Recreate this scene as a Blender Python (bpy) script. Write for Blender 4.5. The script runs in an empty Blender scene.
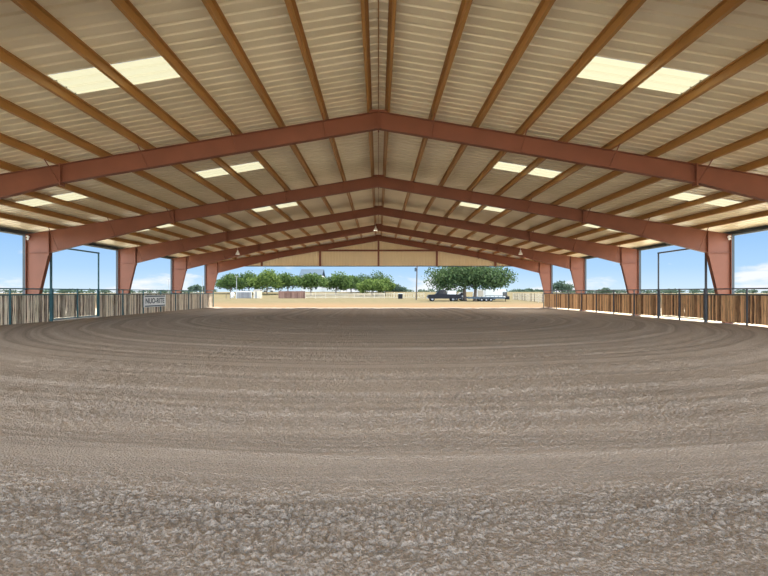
import bpy, math, random
import numpy as np
from mathutils import Vector

random.seed(7)
RS = np.random.RandomState(11)
SC = bpy.context.scene
COL = SC.collection

# ------------------------------------------------------------------ constants (metres; camera at the origin, looking along +Y)
F, PX, PY, CAMH = 414.0, 378.5, 292.5, 1.6
RIDGE = 7.64            # top of the rafters at the ridge
SLOPE = 1 / 6.0
BAY = 7.62
FR = [6.24, 13.86, 21.48, 29.10, 36.72, 43.82]
HW = 18.24              # half width, outside of the columns
FX = 17.32              # fence line
ROOF0, ROOF1 = -1.5, 44.2


def at(px, d, z=0.0):
    return Vector(((px - PX) * d / F, d, z))


def zat(py, d):
    return CAMH + (PY - py) * d / F


def zt(x):
    return RIDGE - abs(x) * SLOPE


# ------------------------------------------------------------------ materials
def new_mat(name):
    m = bpy.data.materials.new(name)
    m.use_nodes = True
    nt = m.node_tree
    b = nt.nodes['Principled BSDF']
    return m, nt, b


def plain(name, col, rough=0.6, metal=0.0, var=0.12, scale=3.0, spec=0.3, bump=0.0):
    m, nt, b = new_mat(name)
    N, L = nt.nodes, nt.links
    tc = N.new('ShaderNodeTexCoord')
    no = N.new('ShaderNodeTexNoise')
    no.inputs['Scale'].default_value = scale
    no.inputs['Detail'].default_value = 4
    L.new(tc.outputs['Object'], no.inputs['Vector'])
    mx = N.new('ShaderNodeMix')
    mx.data_type = 'RGBA'
    mx.inputs['A'].default_value = (*[c * (1 - var) for c in col], 1)
    mx.inputs['B'].default_value = (*[min(1, c * (1 + var)) for c in col], 1)
    L.new(no.outputs['Fac'], mx.inputs['Factor'])
    L.new(mx.outputs['Result'], b.inputs['Base Color'])
    b.inputs['Roughness'].default_value = rough
    b.inputs['Metallic'].default_value = metal
    b.inputs['Specular IOR Level'].default_value = spec
    if bump:
        bp = N.new('ShaderNodeBump')
        bp.inputs['Strength'].default_value = bump
        bp.inputs['Distance'].default_value = 0.02
        L.new(no.outputs['Fac'], bp.inputs['Height'])
        L.new(bp.outputs['Normal'], b.inputs['Normal'])
    return m


def board_mat(name, dark, light, grain=(14, 14, 1.2)):
    m, nt, b = new_mat(name)
    N, L = nt.nodes, nt.links
    geo = N.new('ShaderNodeNewGeometry')
    tc = N.new('ShaderNodeTexCoord')
    mp = N.new('ShaderNodeMapping')
    mp.inputs['Scale'].default_value = grain
    no = N.new('ShaderNodeTexNoise')
    no.inputs['Scale'].default_value = 1.6
    no.inputs['Detail'].default_value = 6
    no.inputs['Roughness'].default_value = 0.7
    L.new(tc.outputs['Object'], mp.inputs['Vector'])
    L.new(mp.outputs['Vector'], no.inputs['Vector'])
    ad = N.new('ShaderNodeMath')
    ad.operation = 'MULTIPLY_ADD'
    ad.inputs[1].default_value = 0.9
    L.new(geo.outputs['Random Per Island'], ad.inputs[0])
    su = N.new('ShaderNodeMath')
    su.operation = 'MULTIPLY_ADD'
    su.inputs[1].default_value = 1.3
    su.inputs[2].default_value = -0.58
    L.new(no.outputs['Fac'], su.inputs[0])
    L.new(su.outputs[0], ad.inputs[2])
    cr = N.new('ShaderNodeValToRGB')
    cr.color_ramp.elements[0].position = 0.0
    cr.color_ramp.elements[0].color = (*dark, 1)
    cr.color_ramp.elements[1].position = 0.95
    cr.color_ramp.elements[1].color = (*light, 1)
    L.new(ad.outputs[0], cr.inputs['Fac'])
    L.new(cr.outputs['Color'], b.inputs['Base Color'])
    b.inputs['Roughness'].default_value = 0.85
    b.inputs['Specular IOR Level'].default_value = 0.15
    return m


def leaf_mat(name, dark, light):
    m, nt, b = new_mat(name)
    N, L = nt.nodes, nt.links
    geo = N.new('ShaderNodeNewGeometry')
    cr = N.new('ShaderNodeValToRGB')
    cr.color_ramp.elements[0].color = (*dark, 1)
    cr.color_ramp.elements[1].color = (*light, 1)
    L.new(geo.outputs['Random Per Island'], cr.inputs['Fac'])
    L.new(cr.outputs['Color'], b.inputs['Base Color'])
    b.inputs['Roughness'].default_value = 0.7
    b.inputs['Specular IOR Level'].default_value = 0.2
    tr = N.new('ShaderNodeBsdfTranslucent')
    L.new(cr.outputs['Color'], tr.inputs['Color'])
    ms = N.new('ShaderNodeMixShader')
    ms.inputs[0].default_value = 0.35
    L.new(b.outputs[0], ms.inputs[1])
    L.new(tr.outputs[0], ms.inputs[2])
    L.new(ms.outputs[0], N['Material Output'].inputs['Surface'])
    return m


M = {}
M['steel'] = plain('red_oxide_steel', (0.215, 0.076, 0.042), 0.55, 0, 0.22, 1.3, 0.35)
M['purlin'] = plain('purlin_primer', (0.40, 0.205, 0.060), 0.42, 0, 0.2, 2.0, 0.4)
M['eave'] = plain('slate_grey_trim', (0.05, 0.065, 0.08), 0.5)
M['gable'] = plain('tan_wall_sheet', (0.84, 0.70, 0.46), 0.5, 0, 0.06, 0.7)
M['teal'] = plain('teal_paint', (0.035, 0.115, 0.14), 0.45, 0, 0.25, 2.0)
M['slate'] = plain('dark_slate_paint', (0.07, 0.075, 0.085), 0.45, 0, 0.25, 2.0)
M['board_grey'] = board_mat('weathered_grey_board', (0.14, 0.10, 0.075), (0.94, 0.84, 0.68))
M['board_brown'] = board_mat('brown_board', (0.10, 0.045, 0.025), (0.86, 0.52, 0.27))
M['board_back'] = plain('backing_board', (0.10, 0.07, 0.05), 0.9)
M['white'] = plain('white_paint', (0.8, 0.8, 0.78), 0.5, 0, 0.05)
M['sign'] = plain('sign_face', (0.80, 0.85, 0.88), 0.5, 0, 0.05)
M['ink'] = plain('sign_ink', (0.05, 0.09, 0.13), 0.6)
M['gap_ground'] = plain('pale_gap_ground', (0.6, 0.55, 0.5), 0.9)
M['black'] = plain('black_paint', (0.014, 0.015, 0.02), 0.4, 0, 0.1, 2, 0.12)
M['tyre'] = plain('tyre_rubber', (0.02, 0.02, 0.02), 0.9)
M['rim'] = plain('pale_rim', (0.35, 0.35, 0.36), 0.4)
M['glass'] = plain('dark_glass', (0.02, 0.025, 0.03), 0.1, 0, 0.05, 1, 0.6)
M['bluegrey'] = plain('blue_grey_paint', (0.05, 0.08, 0.11), 0.5)
M['roofblue'] = plain('blue_metal_roof', (0.055, 0.09, 0.13), 0.6)
M['housewall'] = plain('house_white', (0.74, 0.72, 0.68), 0.8, 0, 0.05)
M['wood'] = plain('pole_wood', (0.15, 0.12, 0.10), 0.9)
M['greyboard'] = board_mat('grey_pen_board', (0.16, 0.16, 0.17), (0.26, 0.26, 0.26))
M['redboard'] = board_mat('red_brown_board', (0.11, 0.055, 0.045), (0.26, 0.15, 0.12))
M['cream'] = plain('cream_paint', (0.56, 0.49, 0.39), 0.7, 0, 0.08)
M['bark'] = plain('bark', (0.13, 0.10, 0.08), 0.95, 0, 0.3, 4, 0.1)
M['leaf_big'] = leaf_mat('oak_leaves', (0.016, 0.042, 0.016), (0.12, 0.18, 0.07))
M['leaf_mid'] = leaf_mat('mid_green_leaves', (0.022, 0.055, 0.016), (0.15, 0.22, 0.06))
M['leaf_light'] = leaf_mat('light_green_leaves', (0.035, 0.08, 0.016), (0.22, 0.29, 0.075))
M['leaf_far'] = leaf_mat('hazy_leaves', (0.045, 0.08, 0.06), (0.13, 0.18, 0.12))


def roof_mat():
    m, nt, b = new_mat('roof_sheet')
    N, L = nt.nodes, nt.links
    tc = N.new('ShaderNodeTexCoord')
    mp = N.new('ShaderNodeMapping')
    mp.inputs['Scale'].default_value = (0.25, 1.1, 1)
    no = N.new('ShaderNodeTexNoise')
    no.inputs['Scale'].default_value = 1.0
    no.inputs['Detail'].default_value = 3
    L.new(tc.outputs['Object'], mp.inputs['Vector'])
    L.new(mp.outputs['Vector'], no.inputs['Vector'])
    cr = N.new('ShaderNodeValToRGB')
    cr.color_ramp.elements[0].position = 0.3
    cr.color_ramp.elements[0].color = (0.76, 0.68, 0.49, 1)
    cr.color_ramp.elements[1].position = 0.7
    cr.color_ramp.elements[1].color = (0.86, 0.78, 0.59, 1)
    L.new(no.outputs['Fac'], cr.inputs['Fac'])
    L.new(cr.outputs['Color'], b.inputs['Base Color'])
    b.inputs['Roughness'].default_value = 0.32
    b.inputs['Metallic'].default_value = 0.0
    b.inputs['Specular IOR Level'].default_value = 0.8
    return m


M['roof'] = roof_mat()


def skylight_mat():
    m, nt, b = new_mat('translucent_panel')
    N, L = nt.nodes, nt.links
    tr = N.new('ShaderNodeBsdfTranslucent')
    tr.inputs['Color'].default_value = (0.30, 0.28, 0.19, 1)
    df = N.new('ShaderNodeBsdfDiffuse')
    df.inputs['Color'].default_value = (0.8, 0.78, 0.66, 1)
    ms = N.new('ShaderNodeMixShader')
    ms.inputs[0].default_value = 0.2
    L.new(tr.outputs[0], ms.inputs[1])
    L.new(df.outputs[0], ms.inputs[2])
    L.new(ms.outputs[0], N['Material Output'].inputs['Surface'])
    return m


M['skylight'] = skylight_mat()


def dirt_nodes(nt, vec, ca, cb):
    N, L = nt.nodes, nt.links
    n1 = N.new('ShaderNodeTexNoise')
    n1.inputs['Scale'].default_value = 0.5
    n1.inputs['Detail'].default_value = 8
    n1.inputs['Roughness'].default_value = 0.65
    L.new(vec, n1.inputs['Vector'])
    n2 = N.new('ShaderNodeTexNoise')
    n2.inputs['Scale'].default_value = 45
    n2.inputs['Detail'].default_value = 3
    L.new(vec, n2.inputs['Vector'])
    m1 = N.new('ShaderNodeMix')
    m1.data_type = 'RGBA'
    m1.inputs['A'].default_value = (*ca, 1)
    m1.inputs['B'].default_value = (*cb, 1)
    L.new(n1.outputs['Fac'], m1.inputs['Factor'])
    m2 = N.new('ShaderNodeMix')
    m2.data_type = 'RGBA'
    m2.blend_type = 'OVERLAY'
    m2.inputs['Factor'].default_value = 0.42
    L.new(m1.outputs['Result'], m2.inputs['A'])
    L.new(n2.outputs['Color'], m2.inputs['B'])
    hs = N.new('ShaderNodeHueSaturation')
    L.new(n2.outputs['Fac'], hs.inputs['Color'])
    hs.inputs['Saturation'].default_value = 0
    L.new(hs.outputs['Color'], m2.inputs['B'])
    return m2.outputs['Result'], n2.outputs['Fac']


DIRT_A = (0.305, 0.256, 0.214)
DIRT_B = (0.392, 0.332, 0.280)


def dirt_mat():
    m, nt, b = new_mat('arena_dirt')
    N, L = nt.nodes, nt.links
    tc = N.new('ShaderNodeTexCoord')
    c, h = dirt_nodes(nt, tc.outputs['Object'], DIRT_A, DIRT_B)
    # drag tracks: rings of drier, paler and damper, darker dirt around the far turning point
    sv = N.new('ShaderNodeVectorMath')
    sv.operation = 'SUBTRACT'
    sv.inputs[1].default_value = (0, 28.0, 0)
    L.new(tc.outputs['Object'], sv.inputs[0])
    mn = N.new('ShaderNodeVectorMath')
    mn.operation = 'MINIMUM'
    mn.inputs[1].default_value = (1000, 0, 0)
    L.new(sv.outputs['Vector'], mn.inputs[0])
    ln = N.new('ShaderNodeVectorMath')
    ln.operation = 'LENGTH'
    L.new(mn.outputs['Vector'], ln.inputs[0])
    wn = N.new('ShaderNodeTexNoise')
    wn.inputs['Scale'].default_value = 0.3
    L.new(tc.outputs['Object'], wn.inputs['Vector'])
    rr = N.new('ShaderNodeMath')
    rr.operation = 'MULTIPLY_ADD'
    rr.inputs[1].default_value = 0.5
    L.new(wn.outputs['Fac'], rr.inputs[0])
    L.new(ln.outputs['Value'], rr.inputs[2])
    rn = N.new('ShaderNodeTexNoise')
    rn.noise_dimensions = '1D'
    rn.inputs['Scale'].default_value = 2.2
    rn.inputs['Detail'].default_value = 4
    rn.inputs['Roughness'].default_value = 0.75
    L.new(rr.outputs[0], rn.inputs['W'])
    rm = N.new('ShaderNodeMapRange')
    rm.inputs['From Min'].default_value = 0.3
    rm.inputs['From Max'].default_value = 0.7
    rm.inputs['To Min'].default_value = 0.80
    rm.inputs['To Max'].default_value = 1.20
    L.new(rn.outputs['Fac'], rm.inputs['Value'])
    vm = N.new('ShaderNodeVectorMath')
    vm.operation = 'SCALE'
    L.new(c, vm.inputs[0])
    L.new(rm.outputs['Result'], vm.inputs['Scale'])
    L.new(vm.outputs['Vector'], b.inputs['Base Color'])
    vo = N.new('ShaderNodeTexVoronoi')
    vo.inputs['Scale'].default_value = 55
    L.new(tc.outputs['Object'], vo.inputs['Vector'])
    sm = N.new('ShaderNodeMath')
    sm.operation = 'SUBTRACT'
    L.new(h, sm.inputs[0])
    L.new(vo.outputs['Distance'], sm.inputs[1])
    bp = N.new('ShaderNodeBump')
    bp.inputs['Strength'].default_value = 0.8
    bp.inputs['Distance'].default_value = 0.018
    L.new(sm.outputs[0], bp.inputs['Height'])
    L.new(bp.outputs['Normal'], b.inputs['Normal'])
    b.inputs['Roughness'].default_value = 1.0
    b.inputs['Specular IOR Level'].default_value = 0.05
    return m


M['dirt'] = dirt_mat()


def ground_mat():
    m, nt, b = new_mat('dry_pasture')
    N, L = nt.nodes, nt.links
    tc = N.new('ShaderNodeTexCoord')
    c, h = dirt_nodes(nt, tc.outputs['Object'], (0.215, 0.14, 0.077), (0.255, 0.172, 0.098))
    sx = N.new('ShaderNodeSeparateXYZ')
    L.new(tc.outputs['Object'], sx.inputs[0])
    n1 = N.new('ShaderNodeTexNoise')
    n1.inputs['Scale'].default_value = 0.12
    n1.inputs['Detail'].default_value = 5
    mp = N.new('ShaderNodeMapping')
    mp.inputs['Scale'].default_value = (0.6, 1.6, 1)
    L.new(tc.outputs['Object'], mp.inputs['Vector'])
    L.new(mp.outputs['Vector'], n1.inputs['Vector'])
    ma = N.new('ShaderNodeMath')
    ma.operation = 'MULTIPLY_ADD'
    ma.inputs[1].default_value = 45
    L.new(n1.outputs['Fac'], ma.inputs[0])
    L.new(sx.outputs['Y'], ma.inputs[2])
    mr = N.new('ShaderNodeMapRange')
    mr.inputs['From Min'].default_value = 74
    mr.inputs['From Max'].default_value = 96
    L.new(ma.outputs[0], mr.inputs['Value'])
    n3 = N.new('ShaderNodeTexNoise')
    n3.inputs['Scale'].default_value = 0.9
    n3.inputs['Detail'].default_value = 6
    L.new(mp.outputs['Vector'], n3.inputs['Vector'])
    cr = N.new('ShaderNodeValToRGB')
    e = cr.color_ramp.elements
    e[0].position = 0.30
    e[0].color = (0.085, 0.095, 0.04, 1)
    e[1].position = 0.52
    e[1].color = (0.185, 0.145, 0.085, 1)
    L.new(n3.outputs['Fac'], cr.inputs['Fac'])
    mx = N.new('ShaderNodeMix')
    mx.data_type = 'RGBA'
    L.new(mr.outputs['Result'], mx.inputs['Factor'])
    L.new(c, mx.inputs['A'])
    L.new(cr.outputs['Color'], mx.inputs['B'])
    # mostly unseen ground round the sides and near end, paled to bounce light inside
    ab = N.new('ShaderNodeMath')
    ab.operation = 'ABSOLUTE'
    L.new(sx.outputs['X'], ab.inputs[0])

    def step(sock, a, c):
        q = N.new('ShaderNodeMapRange')
        q.inputs['From Min'].default_value = a
        q.inputs['From Max'].default_value = c
        L.new(sock, q.inputs['Value'])
        return q.outputs['Result']

    def op(o, p, q):
        w = N.new('ShaderNodeMath')
        w.operation = o
        L.new(p, w.inputs[0])
        L.new(q, w.inputs[1])
        return w.outputs[0]
    sides = op('MULTIPLY', step(ab.outputs[0], 17.3, 17.9), step(ab.outputs[0], 62, 56))
    sides = op('MULTIPLY', sides, step(sx.outputs['Y'], 43.5, 42.5))
    behind = op('MULTIPLY', step(sx.outputs['Y'], -4.0, -5.0), step(ab.outputs[0], 62, 56))
    pale = op('MULTIPLY', op('MAXIMUM', sides, behind), step(sx.outputs['Y'], -75, -70))
    pc = N.new('ShaderNodeMix')
    pc.data_type = 'RGBA'
    pc.inputs['A'].default_value = (0.74, 0.62, 0.44, 1)
    pc.inputs['B'].default_value = (0.86, 0.75, 0.57, 1)
    L.new(n3.outputs['Fac'], pc.inputs['Factor'])
    fx = N.new('ShaderNodeMix')
    fx.data_type = 'RGBA'
    L.new(pale, fx.inputs['Factor'])
    L.new(mx.outputs['Result'], fx.inputs['A'])
    L.new(pc.outputs['Result'], fx.inputs['B'])
    L.new(fx.outputs['Result'], b.inputs['Base Color'])
    b.inputs['Roughness'].default_value = 1.0
    b.inputs['Specular IOR Level'].default_value = 0.05
    return m


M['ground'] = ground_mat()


def lamp_mat():
    m, nt, b = new_mat('lit_lamp')
    b.inputs['Emission Color'].default_value = (1, 0.93, 0.8, 1)
    b.inputs['Emission Strength'].default_value = 3.0
    return m


M['lit'] = lamp_mat()


# ------------------------------------------------------------------ mesh builder
class MB:
    def __init__(s):
        s.v, s.f, s.mi = [], [], []
        s.cur = 0

    def add(s, vs, fs):
        o = len(s.v)
        s.v += [tuple(v) for v in vs]
        s.f += [tuple(i + o for i in f) for f in fs]
        s.mi += [s.cur] * len(fs)

    def box(s, x0, x1, y0, y1, z0, z1):
        s.add([(x0, y0, z0), (x1, y0, z0), (x1, y1, z0), (x0, y1, z0), (x0, y0, z1), (x1, y0, z1), (x1, y1, z1), (x0, y1, z1)],
              [(0, 3, 2, 1), (4, 5, 6, 7), (0, 1, 5, 4), (1, 2, 6, 5), (2, 3, 7, 6), (3, 0, 4, 7)])

    def prism_y(s, poly, y0, y1):            # polygon in XZ, extruded along Y
        n = len(poly)
        s.add([(p[0], y0, p[1]) for p in poly] + [(p[0], y1, p[1]) for p in poly],
              [tuple(range(n)), tuple(range(2 * n - 1, n - 1, -1))] + [(i, i + n, (i + 1) % n + n, (i + 1) % n) for i in range(n)])

    def prism_x(s, poly, x0, x1):            # polygon in YZ, extruded along X
        n = len(poly)
        s.add([(x0, p[0], p[1]) for p in poly] + [(x1, p[0], p[1]) for p in poly],
              [tuple(range(n)), tuple(range(2 * n - 1, n - 1, -1))] + [(i, i + n, (i + 1) % n + n, (i + 1) % n) for i in range(n)])

    def strip(s, p, q, y0, y1, t, up=(0, 1)):
        """flat plate from p to q (XZ), thickness t to the side 'up', width y0..y1"""
        dx, dz = q[0] - p[0], q[1] - p[1]
        l = math.hypot(dx, dz)
        n = (-dz / l, dx / l)
        if n[0] * up[0] + n[1] * up[1] < 0:
            n = (-n[0], -n[1])
        s.prism_y([p, q, (q[0] + n[0] * t, q[1] + n[1] * t), (p[0] + n[0] * t, p[1] + n[1] * t)], y0, y1)

    def tube(s, p, q, r, r2=None, n=8, cap=True):
        p, q = Vector(p), Vector(q)
        r2 = r if r2 is None else r2
        d = (q - p).normalized()
        a = d.orthogonal().normalized()
        b = d.cross(a)
        vs = []
        for c, rr in ((p, r), (q, r2)):
            for i in range(n):
                t = 2 * math.pi * i / n
                vs.append(c + a * (rr * math.cos(t)) + b * (rr * math.sin(t)))
        fs = [(i, (i + 1) % n, (i + 1) % n + n, i + n) for i in range(n)]
        if cap:
            fs += [tuple(range(n - 1, -1, -1)), tuple(range(n, 2 * n))]
        s.add(vs, fs)

    def lathe(s, c, prof, n=16):             # prof = [(r, z)]
        vs = []
        for r, z in prof:
            for i in range(n):
                t = 2 * math.pi * i / n
                vs.append((c[0] + r * math.cos(t), c[1] + r * math.sin(t), c[2] + z))
        fs = []
        for k in range(len(prof) - 1):
            for i in range(n):
                fs.append((k * n + i, k * n + (i + 1) % n, (k + 1) * n + (i + 1) % n, (k + 1) * n + i))
        s.add(vs, fs)

    def build(s, name, mats, parent=None, smooth=False):
        me = bpy.data.meshes.new(name)
        off = Vector((0, 0, 0))
        p = parent
        while p is not None:
            off += p.location
            p = p.parent
        me.from_pydata([(v[0] - off.x, v[1] - off.y, v[2] - off.z) for v in s.v], [], s.f)
        if not isinstance(mats, (list, tuple)):
            mats = [mats]
        for m in mats:
            me.materials.append(m)
        if len(mats) > 1:
            me.polygons.foreach_set('material_index', s.mi)
        if smooth:
            me.polygons.foreach_set('use_smooth', [True] * len(s.f))
        me.update()
        o = bpy.data.objects.new(name, me)
        COL.objects.link(o)
        if parent:
            o.parent = parent
        return o


def tag(o, label=None, cat=None, group=None, kind=None):
    if label:
        o['label'] = label
    if cat:
        o['category'] = cat
    if group:
        o['group'] = group
    if kind:
        o['kind'] = kind
    return o


def thing(name, label, cat, loc=(0, 0, 0), group=None):
    o = bpy.data.objects.new(name, None)
    COL.objects.link(o)
    o.location = loc
    o.empty_display_size = 0.2
    return tag(o, label, cat, group)


def copy_tree(o, parent=None):
    c = o.copy()
    COL.objects.link(c)
    if parent:
        c.parent = parent
    for ch in list(o.children):
        copy_tree(ch, c)
    return c


def np_mesh(name, verts, faces, mat, parent=None, smooth=False):
    """verts (n,3) array, faces (m,4) array"""
    me = bpy.data.meshes.new(name)
    me.vertices.add(len(verts))
    me.vertices.foreach_set('co', np.ascontiguousarray(verts, dtype=np.float32).ravel())
    m = len(faces)
    k = faces.shape[1]
    me.loops.add(m * k)
    me.loops.foreach_set('vertex_index', np.ascontiguousarray(faces, dtype=np.int32).ravel())
    me.polygons.add(m)
    me.polygons.foreach_set('loop_start', np.arange(0, m * k, k, dtype=np.int32))
    try:
        me.polygons.foreach_set('loop_total', np.full(m, k, dtype=np.int32))
    except Exception:
        pass
    me.polygons.foreach_set('use_smooth', np.full(m, smooth, dtype=bool))
    me.update(calc_edges=True)
    me.validate()
    me.materials.append(mat)
    o = bpy.data.objects.new(name, me)
    COL.objects.link(o)
    if parent:
        o.parent = parent
    return o


def grid_faces(ny, nx):
    i = np.arange(ny * nx).reshape(ny, nx)
    return np.stack([i[:-1, :-1], i[:-1, 1:], i[1:, 1:], i[1:, :-1]], -1).reshape(-1, 4)


# ------------------------------------------------------------------ numpy value noise
TAB = RS.rand(256, 256).astype(np.float32)


def vn2(x, y, sd=0):
    xi, yi = np.floor(x).astype(int), np.floor(y).astype(int)
    fx, fy = x - xi, y - yi
    fx, fy = fx * fx * (3 - 2 * fx), fy * fy * (3 - 2 * fy)
    a = TAB[(xi + sd * 37) & 255, (yi + sd * 91) & 255]
    b = TAB[(xi + 1 + sd * 37) & 255, (yi + sd * 91) & 255]
    c = TAB[(xi + sd * 37) & 255, (yi + 1 + sd * 91) & 255]
    d = TAB[(xi + 1 + sd * 37) & 255, (yi + 1 + sd * 91) & 255]
    return (a * (1 - fx) + b * fx) * (1 - fy) + (c * (1 - fx) + d * fx) * fy


def vn1(x, sd=0):
    return vn2(x, np.zeros_like(x) + 0.5 + sd * 3, sd)


# ------------------------------------------------------------------ arena floor
def floor():
    xs = [0.0]
    step = 0.0135
    while xs[-1] < 17.75:
        if xs[-1] > 4.0:
            step = min(0.12, step * 1.03)
        xs.append(xs[-1] + step)
    xs = np.array(xs)
    xs = np.concatenate([-xs[:0:-1], xs])
    ys = list(np.arange(-5.0, 2.0, 0.25))
    y = 2.0
    while y < 44.2:
        ys.append(y)
        y += 0.012 if y < 4.5 else min(0.14, 0.012 * (y / 4.5) ** 1.75)
    ys = np.array(ys)
    X, Y = np.meshgrid(xs, ys)
    C = 28.0
    wob = (vn2(X * 0.25, Y * 0.25, 5) - 0.5) * 0.5
    R = np.hypot(X, np.maximum(C - Y, 0) * 0.985) + wob * 0.6
    R = R + np.maximum(0, Y - C) * 0.0
    fade = np.clip((Y + 2) / 4, 0, 1)
    h = (vn1(R / 0.75, 1) - 0.5) * 0.075 + (vn1(R / 0.26, 2) - 0.5) * 0.040
    h += (vn1(R / 0.09, 3) - 0.5) * 0.012
    # wheel ruts: smooth bands, with cloddy bands between them
    m = np.clip((vn1(R / 0.85 + 13, 4) - 0.42) * 4.0, 0.08, 1)
    m = m * (0.55 + 0.9 * vn2(X / 1.3, Y / 1.3, 8))
    c3 = vn2(X / 0.11 + 3, Y / 0.11, 9)
    def worley(px_, py_, cell, sd):
        u, v = px_ / cell, py_ / cell
        iu, iv = np.floor(u).astype(int), np.floor(v).astype(int)
        best = np.zeros_like(u)
        for a in (-1, 0, 1):
            for b_ in (-1, 0, 1):
                cu, cv = iu + a, iv + b_
                ju = TAB[(cu + sd * 17) & 255, (cv + sd * 53) & 255]
                jv = TAB[(cu * 7 + sd * 29) & 255, (cv * 3 + 11) & 255]
                jr = TAB[(cu * 5 + 3) & 255, (cv * 11 + sd * 13) & 255]
                dd = ((u - cu - ju) ** 2 + (v - cv - jv) ** 2) / (0.25 + 0.55 * jr) ** 2
                best = np.maximum(best, np.sqrt(np.maximum(0, 1 - dd)) * (0.25 + 0.75 * jr))
        return best
    near = Y < 16
    w1 = np.zeros_like(X)
    w1[near] = worley(X[near] + 40, Y[near], 0.038, 1) * 0.024 + worley(X[near] + 40, Y[near], 0.022, 2) * 0.012
    w1[~near] = 0.016 + (vn2(X / 0.2, Y / 0.2, 12)[~near] - 0.5) * 0.03
    clod = w1 + (c3 - 0.5) * 0.02
    h += clod * m
    h -= h[(Y > 2) & (Y < 40)].mean()
    h *= fade * 0.9
    # dirt banked against the foot of the fences
    ax = np.abs(X)
    bank = np.exp(-((ax - FX + 0.15) / 0.55) ** 2) * 0.09
    bank *= np.where(X > 0, 0.15, 0.8)
    h += bank
    V = np.stack([X, Y, h], -1).reshape(-1, 3)
    o = np_mesh('floor', V, grid_faces(len(ys), len(xs)), M['dirt'], None, True)
    tag(o, kind='structure')


floor()


def ground():
    def axis(a, b, s0, lo, hi):
        out = list(np.arange(lo, hi + 1e-6, s0))
        s, x = s0, hi
        while x < b:
            s *= 1.12
            x += s
            out.append(x)
        s, x = s0, lo
        pre = []
        while x > a:
            s *= 1.12
            x -= s
            pre.append(x)
        return np.array(pre[::-1] + out)
    xs = axis(-900, 900, 1.5, -60, 60)
    ys = axis(-120, 1500, 1.5, -20, 130)
    X, Y = np.meshgrid(xs, ys)
    D = np.hypot(X * 0.8, Y)
    t = np.clip((D - 118) / 60, 0, 1) * np.clip((0.50 - np.abs(X) / np.maximum(Y, 1)) / 0.08, 0, 1)
    z = -0.05 + 1.9 * t * t * (3 - 2 * t) + (vn2(X / 9, Y / 9, 2) - 0.5) * 0.12 * np.clip((D - 45) / 20, 0, 1)
    # the arena sits in a shallow pan that the dirt fills
    inn = (np.abs(X) < 17.0) & (Y > -4.5) & (Y < 42.5)
    z = np.where(inn, -0.35, z)
    z = np.where((np.abs(X) > 17.4) & (np.abs(X) < 60) & (Y < 48), -0.02, z)
    V = np.stack([X, Y, z], -1).reshape(-1, 3)
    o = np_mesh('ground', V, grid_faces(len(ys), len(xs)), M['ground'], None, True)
    tag(o, kind='structure')


ground()


def gz(x, y):
    d = math.hypot(x * 0.8, y)
    t = min(1, max(0, (d - 118) / 60)) * min(1, max(0, (0.50 - abs(x) / max(y, 1)) / 0.08))
    return -0.05 + 1.9 * t * t * (3 - 2 * t)


# ------------------------------------------------------------------ roof sheets with holes for the skylights
PER = 0.305
PROF = [(0, 0), (0.215, 0), (0.243, 0.045), (0.277, 0.045)]
SKX = [(4.80, 7.58), (12.10, 15.13)]
NPER = int((ROOF1 - ROOF0) / PER) + 1
bays = [(FR[i] + FR[i + 1]) / 2 for i in range(5)]
sky_start = [int(round((b - ROOF0) / PER - 1.5)) for b in bays]


def sheet_z(x):
    return RIDGE + 0.2 - abs(x) * SLOPE


def roof():
    mb = MB()
    xb = [0, 4.80, 7.58, 12.10, 15.13, 18.62]
    rows = []
    for p in range(NPER):
        for (a, z) in PROF:
            rows.append((ROOF0 + p * PER + a, z, p))
    for sgn in (-1, 1):
        base = len(mb.v)
        for (y, z, p) in rows:
            for x in xb:
                mb.v.append((sgn * x, y, sheet_z(x) + z))
        n = len(xb)
        for i in range(len(rows) - 1):
            p = rows[i][2]
            hole = any(s <= p < s + 3 for s in sky_start)
            for j in range(n - 1):
                if hole and j in (1, 3):
                    continue
                a = base + i * n + j
                f = (a, a + 1, a + 1 + n, a + n)
                mb.f.append(f if sgn < 0 else f[::-1])
                mb.mi.append(0)
    o = mb.build('ceiling', M['roof'])
    tag(o, kind='structure')
    # ridge cap over the joint
    mb = MB()
    zc = RIDGE + 0.2
    mb.prism_y([(-0.35, zc - 0.35 / 6 + 0.05), (0, zc + 0.05), (0.35, zc - 0.35 / 6 + 0.05), (0.35, zc - 0.35 / 6 + 0.053), (0, zc + 0.055), (-0.35, zc - 0.35 / 6 + 0.053)], ROOF0, ROOF1)
    mb.box(-0.012, 0.012, ROOF0, ROOF1, zc - 0.03, zc - 0.003)
    tag(mb.build('trim_1', M['purlin']), kind='structure')


roof()

BAYWORD = ['in the nearest roof bay', 'between first and second beams', 'between second and third beams',
           'between third and fourth beams', 'in the farthest bay by the gable']
for bi, s in enumerate(sky_start):
    for sgn in (-1, 1):
        for li, (x0, x1) in enumerate(SKX):
            mb = MB()
            rows = []
            for p in range(3):
                for (a, z) in PROF:
                    rows.append((ROOF0 + (s + p) * PER + a, z))
            rows.append((ROOF0 + (s + 3) * PER, 0))
            vs, fs = [], []
            for (y, z) in rows:
                for x in (x0 - 0.02, x1 + 0.02):
                    vs.append((sgn * x, y, sheet_z(x) + z - 0.004))
            for i in range(len(rows) - 1):
                f = (2 * i, 2 * i + 1, 2 * i + 3, 2 * i + 2)
                fs.append(f if sgn < 0 else f[::-1])
            mb.add(vs, fs)
            o = mb.build('skylight_panel', M['skylight'])
            tag(o, 'translucent skylight %s %s slope, %s' % (('mid-way down the' if li == 0 else 'low on the'),
                ('left' if sgn < 0 else 'right'), BAYWORD[bi]), 'skylight', 'translucent skylight panels in the roof')

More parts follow.
